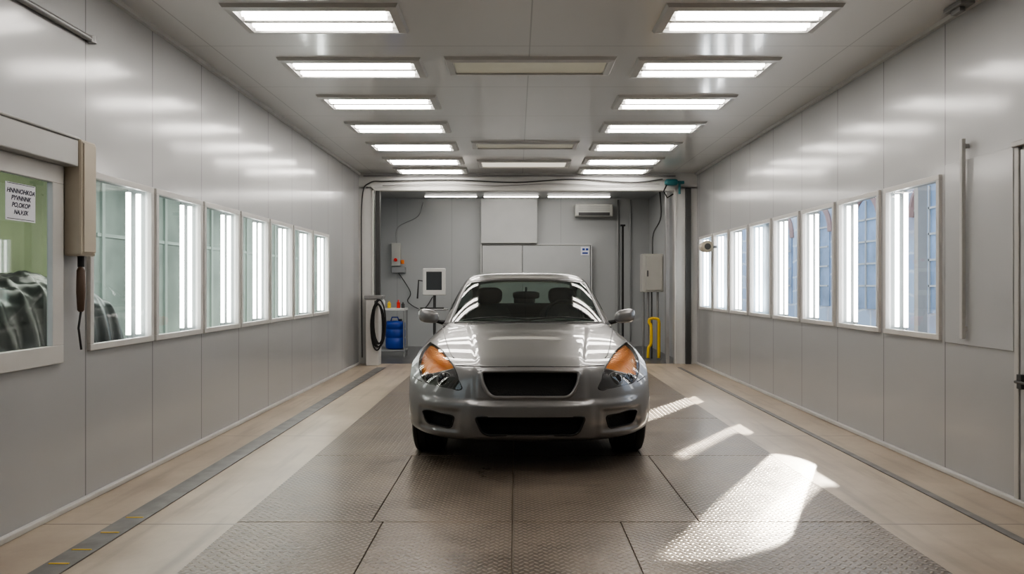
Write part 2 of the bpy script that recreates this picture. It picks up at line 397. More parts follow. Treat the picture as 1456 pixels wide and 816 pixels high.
def cable(name,pts,r,m,label,cat='cable',sub=6):
    P=[Vector(p) for p in pts]; out=[]
    for i in range(len(P)-1):
        p0=P[max(i-1,0)];p1=P[i];p2=P[i+1];p3=P[min(i+2,len(P)-1)]
        for k in range(sub):
            t=k/sub
            out.append(.5*((2*p1)+(-p0+p2)*t+(2*p0-5*p1+4*p2-p3)*t*t+(-p0+3*p1-3*p2+p3)*t**3))
    out.append(P[-1])
    return obj(name,B().tube(out,r,6),m,smooth=True,label=label,category=cat)
cable('cable',[(-2.42,YB-.03,.1),(-2.43,YB-.03,1.5),(-2.42,YB-.03,2.6),(-2.3,YB-.03,2.84),(-2.0,YB-.03,2.87),(-1,YB-.03,2.89),(0,YB-.03,2.85),(.9,YB-.03,2.90),(1.8,YB-.03,2.85),(2.3,YB-.03,2.90)],.010,m_dgrey,'grey cable clipped along the portal header')
cable('cable',[(-2.1,YB-.03,2.80),(-1.2,YB-.03,2.83),(-.3,YB-.03,2.80),(.6,YB-.03,2.83),(1.5,YB-.03,2.80),(2.25,YB-.03,2.83)],.006,m_grey,'thin grey cable sagging along the portal header')
cable('pipe',[(-2.4,YB-.03,2.95),(-1,YB-.03,2.95),(1,YB-.03,2.95),(2.5,YB-.03,2.95)],.012,m_grey,'thin grey pipe along the portal header','pipe')
e=thing('valve_unit',(2.45,YB-.08,2.62),'teal pneumatic valve with hoses on the portal header','valve')
obj('body',B().ell((2.42,YB-.1,2.84),(.10,.07,.05),.5),m_teal,e,smooth=True)
obj('connector',B().tube([(2.5,YB-.1,2.84),(2.62,YB-.1,2.84)],.025,12).tube([(2.55,YB-.1,2.84),(2.55,YB-.1,2.66)],.018,10),m_teal,e,smooth=True,autos=40)
obj('hose',B().tube([(2.35,YB-.1,2.80),(2.3,YB-.1,2.7),(2.36,YB-.1,2.6),(2.45,YB-.09,2.66)],.012,8),m_black,e,smooth=True)
# hose pedestal
X0=-2.2;Y0=11.98
e=thing('hose_pedestal',(X0,Y0,0),'off-white service pedestal with a hose hook','pedestal')
obj('column',B().box(X0-.11,X0+.09,Y0-.12,Y0+.12,0,1.02),m_frame,e,bevel=.012)
obj('cap',B().box(X0-.13,X0+.15,Y0-.14,Y0+.14,1.02,1.08),m_grey,e,bevel=.012)
obj('hook',B().tube([(X0+.06,Y0-.12,.95),(X0+.06,Y0-.24,.95),(X0+.06,Y0-.24,1.0)],.012,8),m_dgrey,e,smooth=True)
b=B()
for k in range(5):
    cx=X0+.07+.014*k; hh=.36-.03*(k%3); ww=.09+.012*(k%2); yy=Y0-.15-.022*k
    b.tube([(cx+ww*math.cos(a*math.pi/12),yy,.60+.02*k+hh*math.sin(a*math.pi/12)) for a in range(24)],.012,8,closed=True)
obj('coiled_hose',b,m_black,e,smooth=True,label='coiled black air hose')
# trolley with blue drum
e=thing('trolley',(-2.2,13.4,0),'small metal tool trolley with two shelves','trolley')
obj('top_tray',B().box(-2.42,-1.90,13.2,13.6,.80,.84),m_white,e,bevel=.006)
obj('lower_shelf',B().box(-2.42,-1.90,13.2,13.6,.10,.13),m_grey,e,bevel=.006)
for a in (-2.40,-1.92):
    for c in (13.22,13.58): obj('leg',B().tube([(a,c,0.0),(a,c,.82)],.014,8),m_grey,e,smooth=True,autos=40)
e=thing('canister',(-2.1,13.38,.13),'squat blue plastic drum standing on a trolley shelf','canister')
cz=[(.132,.12),(.15,.165),(.20,.172),(.31,.172),(.32,.165),(.34,.165),(.35,.172),(.46,.172),(.47,.165),(.49,.165),(.50,.172),(.58,.17),(.615,.15),(.62,.0)]
obj('body',B().tube([(-2.09,13.39,z) for z,r in cz],[r for z,r in cz],28),m_blue,e,smooth=True,autos=60)
obj('handle',B().tube([(-2.17,13.39,.61),(-2.15,13.39,.68),(-2.05,13.39,.68),(-2.03,13.39,.61)],.012,8),m_blue,e,smooth=True)
obj('cap',B().tube([(-2.0,13.36,.61),(-2.0,13.36,.65)],.028,12),m_black,e,smooth=True,autos=40)
for k,(x,h,m) in enumerate(((-2.30,.17,m_white),(-2.20,.12,m_yellow),(-2.04,.14,m_red),(-1.96,.10,m_dgrey))):
    obj('spray_bottle',B().tube([(x,13.4,.84),(x,13.4,.84+h*.7),(x,13.4,.84+h*.8),(x,13.4,.84+h)],[.03,.03,.012,.012],12),m,smooth=True,autos=50,label=['white bottle on a tool trolley','yellow bottle on a tool trolley','red bottle on a tool trolley','dark bottle on a tool trolley'][k],category='bottle',group='bottles on the tool trolley')
# monitor stand
X0=-1.43;Y0=13.5
m_bezel=mat('monitor_bezel',(.70,.70,.68),.4,var=.02)
e=thing('monitor_stand',(X0,Y0,0),'wheeled workstation stand with upright monitor in a white bezel','computer stand')
obj('monitor',B().box(X0-.20,X0+.20,Y0-.04,Y0+.03,1.06,1.53),m_bezel,e,bevel=.02)
obj('screen',B().box(X0-.135,X0+.135,Y0-.043,Y0-.039,1.15,1.47),m_screen,e)
obj('pole',B().tube([(X0,Y0+.04,.06),(X0,Y0+.04,1.2)],.025,12),m_dgrey,e,smooth=True,autos=40)
obj('tray',B().box(X0-.26,X0+.24,Y0-.25,Y0+.1,.80,.83),m_grey,e,bevel=.006)
obj('keyboard',B().box(X0-.22,X0+.18,Y0-.23,Y0-.08,.83,.85),m_black,e,bevel=.005)
b=B()
for k in range(5):
    a=k*2*math.pi/5; b.tube([(X0,Y0+.04,.07),(X0+.27*math.cos(a),Y0+.04+.27*math.sin(a),.06)],.018,8); b.ell((X0+.27*math.cos(a),Y0+.04+.27*math.sin(a),.03),(.03,.03,.03),1,10,8)
obj('base',b,m_dgrey,e,smooth=True)
obj('arm',B().tube([(X0-.02,Y0+.05,1.28),(X0-.28,Y0+.05,1.32),(X0-.3,Y0+.05,1.0)],.014,8),m_dgrey,e,smooth=True)
# wall control box
x=-2.38;y=YE
e=thing('control_box',(x,y,1.5),'white wall control box with red and orange buttons','control box')
obj('housing',B().box(x-.12,x+.06,y-.12,y,1.62,2.08),m_ac,e,bevel=.012)
obj('button',B().tube([(x-.03,y-.12,1.74),(x-.03,y-.16,1.74)],.035,12),m_red,e,smooth=True,autos=40,label='round red push button')
obj('lower_box',B().box(x-.12,x+.16,y-.1,y,1.48,1.6),m_grey,e,bevel=.008)
obj('lamp',B().tube([(x+.1,y-.1,1.66),(x+.1,y-.1,1.74)],.035,12),m_orange,e,smooth=True,autos=40)
cable('cable',[(x,y-.03,1.5),(x+.25,y-.03,1.1),(x+.2,y-.03,.9),(x+.5,y-.03,.75),(x+.7,y-.03,1.0)],.010,m_dgrey,'loose dark cable on the far wall')
cable('cable',[(x-.03,y-.03,2.08),(x,y-.03,2.4),(x+.4,y-.03,2.62),(x+.5,y-.03,2.9)],.006,m_grey,'loose thin cable on the far wall')
cable('conduit',[(2.05,YE-.03,.1),(2.05,YE-.03,1.5),(2.05,YE-.03,2.95)],.02,m_grey,'vertical grey conduit on the far wall','conduit')
cable('conduit',[(2.3,YE-.03,.1),(2.3,YE-.03,1.5),(2.3,YE-.03,2.95)],.014,m_grey,'vertical grey conduit on the far wall','conduit')
obj('support_post',B().box(1.91,1.945,13.97,14.03,0,2.3).box(1.85,2.0,13.92,14.08,0,.02).box(1.885,1.97,13.96,14.04,2.3,2.33),m_black,label='slim black free-standing post',category='post')
# right grey cabinet
m_cab=mat('cabinet_paint',(.38,.375,.35),.4,var=.04)
e=thing('electrical_cabinet',(2.31,13.0,0),'beige-grey electrical cabinet on a pipe stand','cabinet')
obj('body',B().box(2.10,2.46,12.9,13.15,1.12,1.76),m_cab,e,bevel=.015)
obj('door',B().box(2.16,2.44,12.885,12.9,1.15,1.73),m_cab,e,bevel=.008)
obj('latch',B().box(2.18,2.2,12.87,12.886,1.38,1.48),m_dgrey,e)
for a in (2.14,2.22,2.28,2.38):
    obj('leg',B().tube([(a,13.02,0.0),(a,13.02,1.12)],.02 if a!=2.28 else .013,10),m_grey if a!=2.28 else m_dgrey,e,smooth=True,autos=40)
cable('pipe',[(2.18,12.8,.03),(2.19,12.8,.20),(2.23,12.8,.28),(2.23,12.8,.55),(2.20,12.8,.62),(2.22,12.8,.68),(2.32,12.8,.68),(2.36,12.8,.63),(2.36,12.8,.4),(2.36,12.8,.03)],.026,m_yellow,'bent yellow safety pipe standing on the floor','pipe')
cable('conduit',[(2.6,12.7,.02),(2.6,12.7,1.5),(2.6,12.7,2.9)],.02,m_grey,'vertical grey conduit near the portal','conduit')
cable('cable',[(2.3,13.05,1.76),(2.32,13.1,2.1),(2.45,13.1,2.4),(2.42,13.1,2.93)],.012,m_dgrey,'dark cable rising from the electrical cabinet')
x=RWX;y=11.0
e=thing('wall_camera',(x,y,1.75),'small beige cylindrical device on a wall bracket','camera')
obj('bracket',B().tube([(x,y,1.78),(x-.12,y,1.78)],.02,8),m_dgrey,e,smooth=True)
obj('body',B().tube([(x-.16,y-.13,1.78),(x-.16,y-.12,1.78),(x-.16,y+.1,1.78)],[.06,.085,.07],16),m_beige,e,smooth=True,autos=40)
obj('lens',B().tube([(x-.16,y-.135,1.78),(x-.16,y-.125,1.78)],.045,16),m_dgrey,e,smooth=True,autos=40)
# ------------------------------------------------------------------ left near wall equipment
m_hdr=mat('header_paint',(.42,.42,.415),.35,var=.03)
obj('door_header',B().box(LWX,LWX+.09,2.5,4.225,1.885,2.03).box(LWX,LWX+.1,2.5,4.225,2.03,2.045),m_hdr,bevel=.006,label='grey sliding-door header box on the booth wall',category='door header')
e=thing('junction_box',(LWX,4.32,1.39),'tall beige plastic enclosure on the booth wall','junction box')
obj('housing',B().box(LWX,LWX+.10,4.235,4.385,1.40,2.04),m_beige,e,bevel=.012)
obj('lid',B().box(LWX+.10,LWX+.108,4.25,4.37,1.42,2.02),m_beige,e,bevel=.003)
obj('gland',B().tube([(LWX+.05,4.32,1.34),(LWX+.05,4.32,1.40)],.018,10),m_black,e,smooth=True,autos=40)
e=thing('hanging_switch',(LWX+.05,4.32,1.1),'brown pendant hand switch hanging from a black cord','switch')
obj('cord',B().tube([(LWX+.05,4.32,1.34),(LWX+.055,4.31,1.2)],.006,6),m_black,e,smooth=True)
obj('grip',B().tube([(LWX+.05,4.315,1.34),(LWX+.055,4.31,1.32),(LWX+.058,4.305,1.2),(LWX+.06,4.30,1.1),(LWX+.06,4.30,1.09)],[.012,.022,.024,.018,.01],12),mat('brown_grip',(.10,.06,.04),.5),e,smooth=True)
obj('lower_cord',B().tube([(LWX+.06,4.30,1.09),(LWX+.05,4.295,1.0),(LWX+.06,4.305,.88)],.006,6),m_black,e,smooth=True)
obj('conduit',B().tube([(LWX+.02,2.0,2.66),(LWX+.02,4.5,2.66)],.018,10).tube([(LWX+.02,4.48,2.64),(LWX+.02,4.48,2.68)],.028,10),m_grey,smooth=True,autos=40,label='horizontal grey conduit on the booth wall',category='conduit')
e=thing('notice',(LWX+.02,3.83,1.56),'white paper notice with bold dark lettering taped to glass','sign')
obj('paper',B().box(LWX+.026,LWX+.028,3.715,3.945,1.555,1.74),m_paper,e)
def text(body,size,pos,parent,m,R,name='lettering',bold=.0,shear=0):
    cu=bpy.data.curves.new('t','FONT'); cu.body=body; cu.size=size; cu.align_x='CENTER'; cu.offset=bold; cu.shear=shear; cu.extrude=.0003
    o=bpy.data.objects.new('t',cu); COL.objects.link(o); bpy.context.view_layer.update()
    me=bpy.data.meshes.new_from_object(o.evaluated_get(bpy.context.evaluated_depsgraph_get())); bpy.data.objects.remove(o)
    me.transform(Matrix.Translation(pos)@R.to_4x4())
    me.materials.clear()
    return obj(name,me,m,parent)
RL=Matrix(((0,0,1),(1,0,0),(0,1,0)))
for k,(t,sz) in enumerate((("HNNNOHKOA",.032),("PYVNNNK",.032),("PO,OKOB",.032),("NA,V,EK",.030))):
    text(t,sz,Vector((LWX+.0285,3.83,1.69-.034*k)),e,m_ink,RL,bold=.0009,shear=.25)
for z in (1.562,1.734): obj('border_line',B().box(LWX+.028,LWX+.0285,3.725,3.935,z,z+.003),m_ink,e)
# ------------------------------------------------------------------ right near wall hatch / door
e=thing('door_2',(RWX,4.6,.02),'flush grey service door with tall tubular handle',None,kind='structure')
obj('leaf',B().box(RWX-.012,RWX,4.42,5.12,.86,2.03),m_wr,e,bevel=.003)
obj('handle',B().box(RWX-.05,RWX-.025,4.86,4.89,.9,2.16).box(RWX-.03,RWX,4.865,4.885,2.1,2.13).box(RWX-.03,RWX,4.865,4.885,.95,.98),m_lampframe,e,bevel=.005)
e=thing('door_3',(RWX,4.0,0),'grey booth side door with a frame and dark latch',None,kind='structure')
obj('frame',B().box(RWX-.02,RWX,4.36,4.40,0,2.02).box(RWX-.04,RWX,3.0,4.40,2.02,2.05),m_lampframe,e,bevel=.004)
obj('leaf',B().box(RWX-.015,RWX,3.05,4.35,.03,2.0),m_wr,e,bevel=.003)
obj('latch',B().box(RWX-.05,RWX-.015,4.29,4.33,.66,.74).tube([(RWX-.05,4.31,.70),(RWX-.07,4.31,.70),(RWX-.07,4.21,.70)],.008,8),m_dgrey,e)
obj('ceiling_bracket',B().box(RWX-.12,RWX-.03,4.75,4.95,CEIL-.03,CEIL).box(RWX-.10,RWX-.06,4.8,4.9,CEIL-.06,CEIL-.03),m_grey,bevel=.005,label='grey metal bracket under the booth ceiling',category='bracket')
# ------------------------------------------------------------------ outside
m_ground=mat('outside_ground',(.22,.23,.23),.7,var=.2)
obj('ground',B().box(-9,LWX-.05,-4,26,-.12,-.02).box(RWX+.05,14,-4,36,-.12,-.02),m_ground,kind='structure')
def facade():
    m,nt,b=base('pale_blue_facade')
    g=nn(nt,'ShaderNodeNewGeometry'); sp=nn(nt,'ShaderNodeSeparateXYZ'); nt.links.new(g.outputs['Position'],sp.inputs[0])
    br=nn(nt,'ShaderNodeTexBrick'); br.inputs['Scale'].default_value=1.0; br.inputs['Brick Width'].default_value=.8; br.inputs['Row Height'].default_value=.42
    br.inputs['Mortar Size'].default_value=.05; br.inputs['Mortar Smooth'].default_value=1; br.offset=.5
    br.inputs['Color1'].default_value=(.42,.52,.70,1); br.inputs['Color2'].default_value=(.66,.74,.83,1); br.inputs['Mortar'].default_value=(.80,.84,.90,1)
    cb=nn(nt,'ShaderNodeCombineXYZ'); nt.links.new(sp.outputs[1],cb.inputs[0]); nt.links.new(sp.outputs[2],cb.inputs[1])
    no2=nn(nt,'ShaderNodeTexNoise'); no2.inputs['Scale'].default_value=1.2; no2.inputs['Detail'].default_value=3; nt.links.new(g.outputs['Position'],no2.inputs['Vector'])
    va=nn(nt,'ShaderNodeVectorMath',operation='ADD'); nt.links.new(cb.outputs[0],va.inputs[0])
    vs_=nn(nt,'ShaderNodeVectorMath',operation='SCALE'); vs_.inputs['Scale'].default_value=.35; nt.links.new(no2.outputs['Color'],vs_.inputs[0]); nt.links.new(vs_.outputs[0],va.inputs[1])
    nt.links.new(va.outputs[0],br.inputs['Vector'])
    no=nn(nt,'ShaderNodeTexNoise'); no.inputs['Scale'].default_value=.8; no.inputs['Detail'].default_value=3; nt.links.new(g.outputs['Position'],no.inputs['Vector'])
    r=nn(nt,'ShaderNodeValToRGB'); r.color_ramp.elements[0].position=.52; r.color_ramp.elements[1].position=.64
    nt.links.new(no.outputs['Fac'],r.inputs[0])
    c=mixc(nt,M(nt,'MULTIPLY',r.outputs[0],.5),br.outputs['Color'],(.45,.37,.38))
    nt.links.new(c,b.inputs['Base Color']); b.inputs['Roughness'].default_value=.7
    return m
bd=thing('building',(8.15,20,0),'pale blue building with tall arched windows outside the booth','building')
obj('facade',B().box(8,8.3,7,34,-.05,5),facade(),bd)
m_bw=mat('building_window',(.26,.36,.52),.35,var=.35,vscale=1.5)
m_br=mat('building_arch_trim',(.42,.28,.26),.6)
for k in range(9):
    yc=9.5+k*2.7; b=B(); P=[(yc-.6,.7),(yc+.6,.7)]+[(yc+.6*math.cos(a*math.pi/10),2.6+.6*math.sin(a*math.pi/10)) for a in range(11)]
    b.add([(7.97,p[0],p[1]) for p in P]+[(8.0,p[0],p[1]) for p in P],[tuple(range(len(P)))]+[(i,(i+1)%len(P),len(P)+(i+1)%len(P),len(P)+i) for i in range(len(P))])
    obj('arched_window',b,m_bw,bd)
    obj('arch_trim',B().tube([(7.96,yc+.68*math.cos(a*math.pi/10),2.6+.68*math.sin(a*math.pi/10)) for a in range(11)],.07,6),m_br,bd)
    obj('glazing_bar',B().box(7.94,7.97,yc-.02,yc+.02,.7,3.15),m_white,bd)
    for z in (1.2,1.7,2.2,2.7): obj('glazing_bar',B().box(7.94,7.965,yc-.55,yc+.55,z,z+.04),m_white,bd)
obj('sun_blocker',B().box(4.2,4.5,7.2,8.38,2.5,3.75),m_grey,label='unseen grey box added outside to block sun',category='sun_blocker')  # unseen box added to keep sun out of the first right window
obj('sun_blocker_post',B().box(4.3,4.4,8.28,8.36,-.02,2.5),m_grey,label='thin grey post added to carry a sun blocker',category='post')  # post added only to support the sun-blocking box
obj('sun_blocker',B().box(4.2,4.5,9.15,10.15,2.6,3.85),m_grey,label='unseen grey box added outside to block sun',category='sun_blocker')  # another unseen box, added to block sun at the third right window
obj('sun_blocker_post',B().box(4.3,4.4,9.17,9.25,-.02,2.6),m_grey,label='thin grey post added to carry a sun blocker',category='post')  # added support for the second sun-blocking box
m_hall=mat('green_hall_wall',(.13,.155,.085),.7,var=.35,vscale=.9)
obj('wall_hall',B().box(-5.8,-5.7,2,10.2,-.05,3.1),m_hall,kind='structure',label='olive green workshop wall outside the windows')
m_hall2=mat('pale_hall_wall',(.27,.315,.29),.7,var=.4,vscale=.8)
obj('wall_hall_far',B().box(-5.8,-5.7,10.2,26,-.05,3.1),m_hall2,kind='structure',label='grey-green workshop wall outside the windows')
obj('ceiling_hall_sun_block',B().box(-5.85,LWX-.03,2,26,3.1,3.15),m_hall2,kind='structure',label='unseen grey workshop ceiling added to block sun')  # out of view, added to keep direct sun off the hall walls
m_rack=mat('rack_paint',(.36,.41,.38),.5)
rk=thing('shelf_rack',(-5.65,16,0),'pale steel racking against a workshop wall','rack')
for k in range(7):
    y=10.6+k*1.9; obj('upright',B().box(-5.7,-5.67,y,y+.08,0,3.0),m_rack,rk)
for z in (1.9,2.7): obj('beam',B().box(-5.7,-5.68,10.5,25,z,z+.05),m_rack,rk)
hl_=bpy.data.lights.new('hall_fill','AREA'); hl_.shape='RECTANGLE'; hl_.size=1.2; hl_.size_y=18; hl_.energy=520; hl_.color=(.97,1,.95)  # unseen area light added to brighten the hall behind the left windows
ho=bpy.data.objects.new('hall_fill',hl_); COL.objects.link(ho); ho.location=(-3.7,14,3.07)
def drape(cx,cy,hx,hy,h,name,m,label,cat,seed,ex=.22):
    random.seed(seed); nx,ny=90,170; vs=[];fs=[]
    ph=[random.uniform(0,6.28) for _ in range(12)]
    for j in range(ny+1):
        for i in range(nx+1):
            u=-1+2*i/nx; v=-1+2*j/ny
            e=max(0,1-(abs(u)**5+abs(v)**6)); z=h*(e**ex)
            w=.014*math.sin(14*u+ph[0]+26*v+2*math.sin(9*v))+.010*math.sin(47*v+ph[1]-19*u+1.5*math.sin(11*u+5*v))+.006*math.sin(83*v+33*u)
            sag=.05*math.sin(3.1*v+ph[3])+.03*math.sin(7*v+ph[4]+2*u)
            zz=max(0,z+(sag+w)*(1 if z>0.1 else 0))
            vs.append((cx+hx*u+.02*math.sin(38*v+ph[5])*(abs(u)**2),cy+hy*v,zz-.02))
    for j in range(ny):
        for i in range(nx):
            a=j*(nx+1)+i; fs.append((a,a+1,a+nx+2,a+nx+1))
    obj(name,B().add(vs,fs),m,smooth=True,label=label,category=cat,fix=False)
drape(-4.1,5.55,.75,1.45,1.27,'covered_car',mat('black_plastic_sheet',(.012,.015,.014),.32,spec=.35),'car shrouded in black plastic sheeting','covered car',2)
# ------------------------------------------------------------------ CAR
CX,CY=.092,5.02
def W(p): return (p[0]+CX,p[1]+CY,p[2])
def arch(t,yc=.80): 
    a=math.radians(t); return (yc-.365*math.cos(a),.32+.365*math.sin(a))
def A(x,t,yc=.80):
    y,z=arch(t,yc); return (x,y,z)
BODY=[
 [(0,.24,.19),(.25,.24,.19),(.43,.27,.19),(.58,.34,.195),(.70,.42,.20),(.76,.46,.215),(.80,.475,.235)],
 [(0,.05,.20),(.25,.06,.20),(.45,.10,.20),(.63,.19,.205),(.76,.31,.215),(.83,.40,.228),A(.862,-12)],
 [(0,.005,.27),(.27,.015,.27),(.47,.06,.27),(.66,.165,.275),(.795,.295,.285),(.858,.385,.29),A(.877,-4)],
 [(0,0,.37),(.28,.01,.37),(.48,.055,.37),(.67,.16,.37),(.80,.29,.37),(.866,.385,.37),A(.884,8)],
 [(0,0,.45),(.29,.012,.45),(.48,.06,.45),(.66,.165,.455),(.79,.295,.46),(.865,.395,.46),A(.889,20)],
 [(0,.012,.53),(.3,.025,.53),(.48,.075,.54),(.65,.185,.55),(.78,.32,.55),(.862,.425,.54),A(.892,32)],
 [(0,.02,.60),(.3,.033,.60),(.475,.09,.605),(.64,.21,.61),(.77,.355,.61),(.857,.47,.595),A(.894,44)],
 [(0,.03,.665),(.3,.045,.665),(.47,.11,.66),(.62,.24,.655),(.76,.39,.65),(.845,.52,.635),A(.895,54)],
 [(0,.07,.71),(.3,.085,.71),(.46,.16,.705),(.60,.29,.70),(.74,.44,.695),(.84,.565,.675),A(.896,63)],
 [(0,.2,.746),(.3,.21,.744),(.45,.27,.737),(.60,.38,.735),(.735,.51,.73),(.84,.62,.705),A(.897,71)],
 [(0,.4,.786),(.3,.4,.782),(.46,.43,.773),(.60,.5,.766),(.74,.60,.757),(.845,.69,.725),A(.898,79)],
 [(0,.6,.822),(.3,.6,.817),(.47,.61,.806),(.62,.65,.795),(.75,.71,.782),(.85,.76,.74),A(.898,87)],
 [(0,.8,.853),(.3,.8,.848),(.48,.8,.836),(.64,.81,.822),(.765,.83,.803),(.862,.845,.75),A(.899,96)],
 [(0,1.0,.878),(.3,1,.873),(.49,1,.862),(.65,1,.848),(.77,1,.825),(.867,.99,.76),A(.899,108)],
 [(0,1.2,.899),(.3,1.2,.895),(.5,1.2,.885),(.66,1.2,.872),(.77,1.2,.85),(.87,1.17,.765),A(.898,122)],
 [(0,1.38,.915),(.3,1.38,.912),(.5,1.38,.905),(.66,1.38,.893),(.765,1.38,.872),(.872,1.33,.75),A(.895,140)],
 [(0,1.52,.927),(.3,1.53,.924),(.5,1.55,.918),(.66,1.58,.908),(.76,1.6,.888),(.874,1.55,.70),A(.892,165)],
 [(0,1.64,.93),(.3,1.66,.93),(.5,1.68,.925),(.66,1.7,.915),(.755,1.72,.897),(.875,1.72,.64),A(.875,195)],
 [(0,2.2,.94),(.3,2.2,.94),(.5,2.2,.94),(.66,2.2,.94),(.76,2.2,.925),(.885,2.2,.62),(.875,1.9,.2)],
 [(0,2.8,.95),(.3,2.8,.95),(.5,2.8,.95),(.66,2.8,.95),(.755,2.8,.94),(.888,2.8,.64),(.88,2.8,.2)],
 [(0,3.1,.97),(.3,3.1,.97),(.5,3.1,.97),(.66,3.1,.97),(.75,3.1,.955),(.89,3.1,.66),A(.885,-12,3.5)],
 [(0,3.25,.97),(.3,3.25,.97),(.5,3.25,.97),(.66,3.25,.97),(.75,3.25,.955),(.892,3.25,.75),A(.89,30,3.5)],
 [(0,3.4,.975),(.3,3.4,.975),(.5,3.4,.97),(.66,3.4,.97),(.75,3.4,.955),(.885,3.4,.79),A(.893,60,3.5)],
 [(0,3.6,.98),(.3,3.6,.98),(.5,3.6,.97),(.66,3.6,.97),(.75,3.6,.955),(.883,3.6,.8),A(.895,90,3.5)],
 [(0,3.85,.985),(.3,3.85,.98),(.5,3.85,.97),(.66,3.85,.97),(.75,3.85,.95),(.88,3.8,.79),A(.893,120,3.5)],
 [(0,4.1,.99),(.3,4.1,.985),(.5,4.08,.975),(.66,4.06,.965),(.75,4.03,.94),(.875,3.95,.75),A(.885,150,3.5)],
 [(0,4.35,.985),(.3,4.35,.98),(.5,4.3,.97),(.66,4.24,.955),(.76,4.18,.91),(.87,4.08,.65),A(.87,190,3.5)],
 [(0,4.5,.95),(.3,4.5,.95),(.5,4.47,.94),(.66,4.38,.92),(.76,4.3,.86),(.86,4.2,.6),(.86,4.0,.22)],
 [(0,4.58,.7),(.3,4.58,.7),(.5,4.55,.7),(.68,4.45,.68),(.8,4.35,.62),(.85,4.25,.45),(.84,4.1,.21)],
 [(0,4.62,.45),(.3,4.62,.45),(.5,4.59,.44),(.68,4.5,.42),(.79,4.4,.38),(.82,4.3,.3),(.81,4.2,.2)],
 [(0,4.56,.22),(.3,4.56,.22),(.5,4.53,.21),(.66,4.47,.21),(.75,4.4,.2),(.78,4.33,.2),(.78,4.25,.2)]]
GREEN=[
 [(0,1.46,.912),(.3,1.48,.91),(.55,1.56,.903),(.71,1.66,.90),(.74,1.70,.897),(.757,1.74,.89)],
 [(0,1.74,1.055),(.3,1.76,1.052),(.52,1.83,1.045),(.665,1.91,1.035),(.71,1.97,1.01),(.757,2.02,.92)],
 [(0,2.06,1.20),(.28,2.08,1.197),(.48,2.13,1.19),(.615,2.20,1.175),(.685,2.27,1.11),(.758,2.35,.93)],
 [(0,2.34,1.30),(.26,2.35,1.297),(.45,2.39,1.290),(.58,2.46,1.272),(.665,2.55,1.17),(.758,2.65,.935)],
 [(0,2.72,1.372),(.26,2.72,1.37),(.44,2.74,1.36),(.585,2.78,1.335),(.67,2.82,1.19),(.757,2.9,.94)],
 [(0,3.1,1.375),(.26,3.1,1.372),(.44,3.1,1.36),(.585,3.12,1.33),(.665,3.15,1.19),(.755,3.2,.945)],
 [(0,3.45,1.335),(.26,3.45,1.33),(.43,3.45,1.32),(.56,3.45,1.29),(.65,3.5,1.17),(.75,3.55,.95)],
 [(0,3.78,1.22),(.25,3.77,1.215),(.43,3.75,1.2),(.55,3.73,1.17),(.64,3.76,1.09),(.74,3.8,.96)],
 [(0,4.12,.98),(.28,4.1,.975),(.5,4.05,.97),(.63,4.0,.965),(.69,3.98,.962),(.735,3.97,.96)]]
def sx(x): return x if x<.6 else .6+(x-.6)*.87
BODY=[[(sx(p[0]),p[1],p[2]) for p in r] for r in BODY]
GREEN=[[(sx(p[0])+.003,p[1],p[2]) if p[0]>0 else p for p in r] for r in GREEN]
def bsp(P,res):
    out=[]
    for i in range(1,len(P)-2):
        for k in range(res+(1 if i==len(P)-3 else 0)):
            t=k/res
            b0=(1-t)**3/6; b1=(3*t**3-6*t*t+4)/6; b2=(-3*t**3+3*t*t+3*t+1)/6; b3=t**3/6
            out.append(P[i-1]*b0+P[i]*b1+P[i+1]*b2+P[i+2]*b3)
    return out
def surf(net,ru,rv):
    rows=[]
    for r in net:
        P=[Vector(p) for p in r]
        g0=Vector((-P[1].x,P[1].y,P[1].z)); P=[g0]+P+[2*P[-1]-P[-2]]
        rows.append(bsp(P,rv))
    nc=len(rows[0]); cols=[]
    for c in range(nc):
        P=[r[c] for r in rows]; P=[2*P[0]-P[1]]+P+[2*P[-1]-P[-2]]
        cols.append(bsp(P,ru))
    return [[cols[c][r] for c in range(nc)] for r in range(len(cols[0]))]
RU,RV=10,13
G=surf(BODY,RU,RV)
def ss(a,b,x):
    t=min(1,max(0,(x-a)/(b-a))); return t*t*(3-2*t)
for i,r in enumerate(G):
    if i>17*RU: break
    for p in r:
        x,y,z=p.x,p.y,p.z
        if y<.62 and z<.7 and x<.80:
            d=.020*(1-ss(.455,.495,z))*(1-ss(.66,.79,x))*ss(.20,.25,z)
            d+=.014*(1-ss(.39,.44,x))*(1-ss(.455,.495,z))*ss(.20,.24,z)
            d-=.022*ss(.455,.49,x)*(1-ss(.735,.77,x))*ss(.262,.288,z)*(1-ss(.404,.43,z))
            d+=.014*(1-ss(.345,.385,x))*ss(.475,.50,z)*(1-ss(.69,.72,z))
            p.y-=d
        if .08<y<1.6 and z>.68:
            xc=.34+.16*(y-.1)/1.4
            p.z+=.012*(1-ss(xc-.008,xc+.03,x))*ss(.08,.22,y)*(1-ss(1.3,1.55,y))
for r in G: r.append(Vector((r[-1].x-.09,r[-1].y,r[-1].z)))
def grid_mesh(G,keep,half=None):
    nr=len(G); nc=len(G[0]); verts=[];idx={}
    def vid(i,j,s):
        if j==0: s=1
        k=(i,j,s)
        if k not in idx:
            p=G[i][j]; idx[k]=len(verts); verts.append(W((p.x*s,p.y,p.z)))
        return idx[k]
    fs=[]
    for s in ((1,-1) if half is None else (half,)):
        for i in range(nr-1):
            for j in range(nc-1):
                if keep(i,j):
                    q=(vid(i,j,s),vid(i,j+1,s),vid(i+1,j+1,s),vid(i+1,j,s))
                    fs.append(q if s==1 else q[::-1])
    return verts,fs
def keepbody(i,j):
    u=i/RU; v=j/RV
    return not (17.4<u<24.6 and v<3.9)
vs,fs=grid_mesh(G,keepbody)
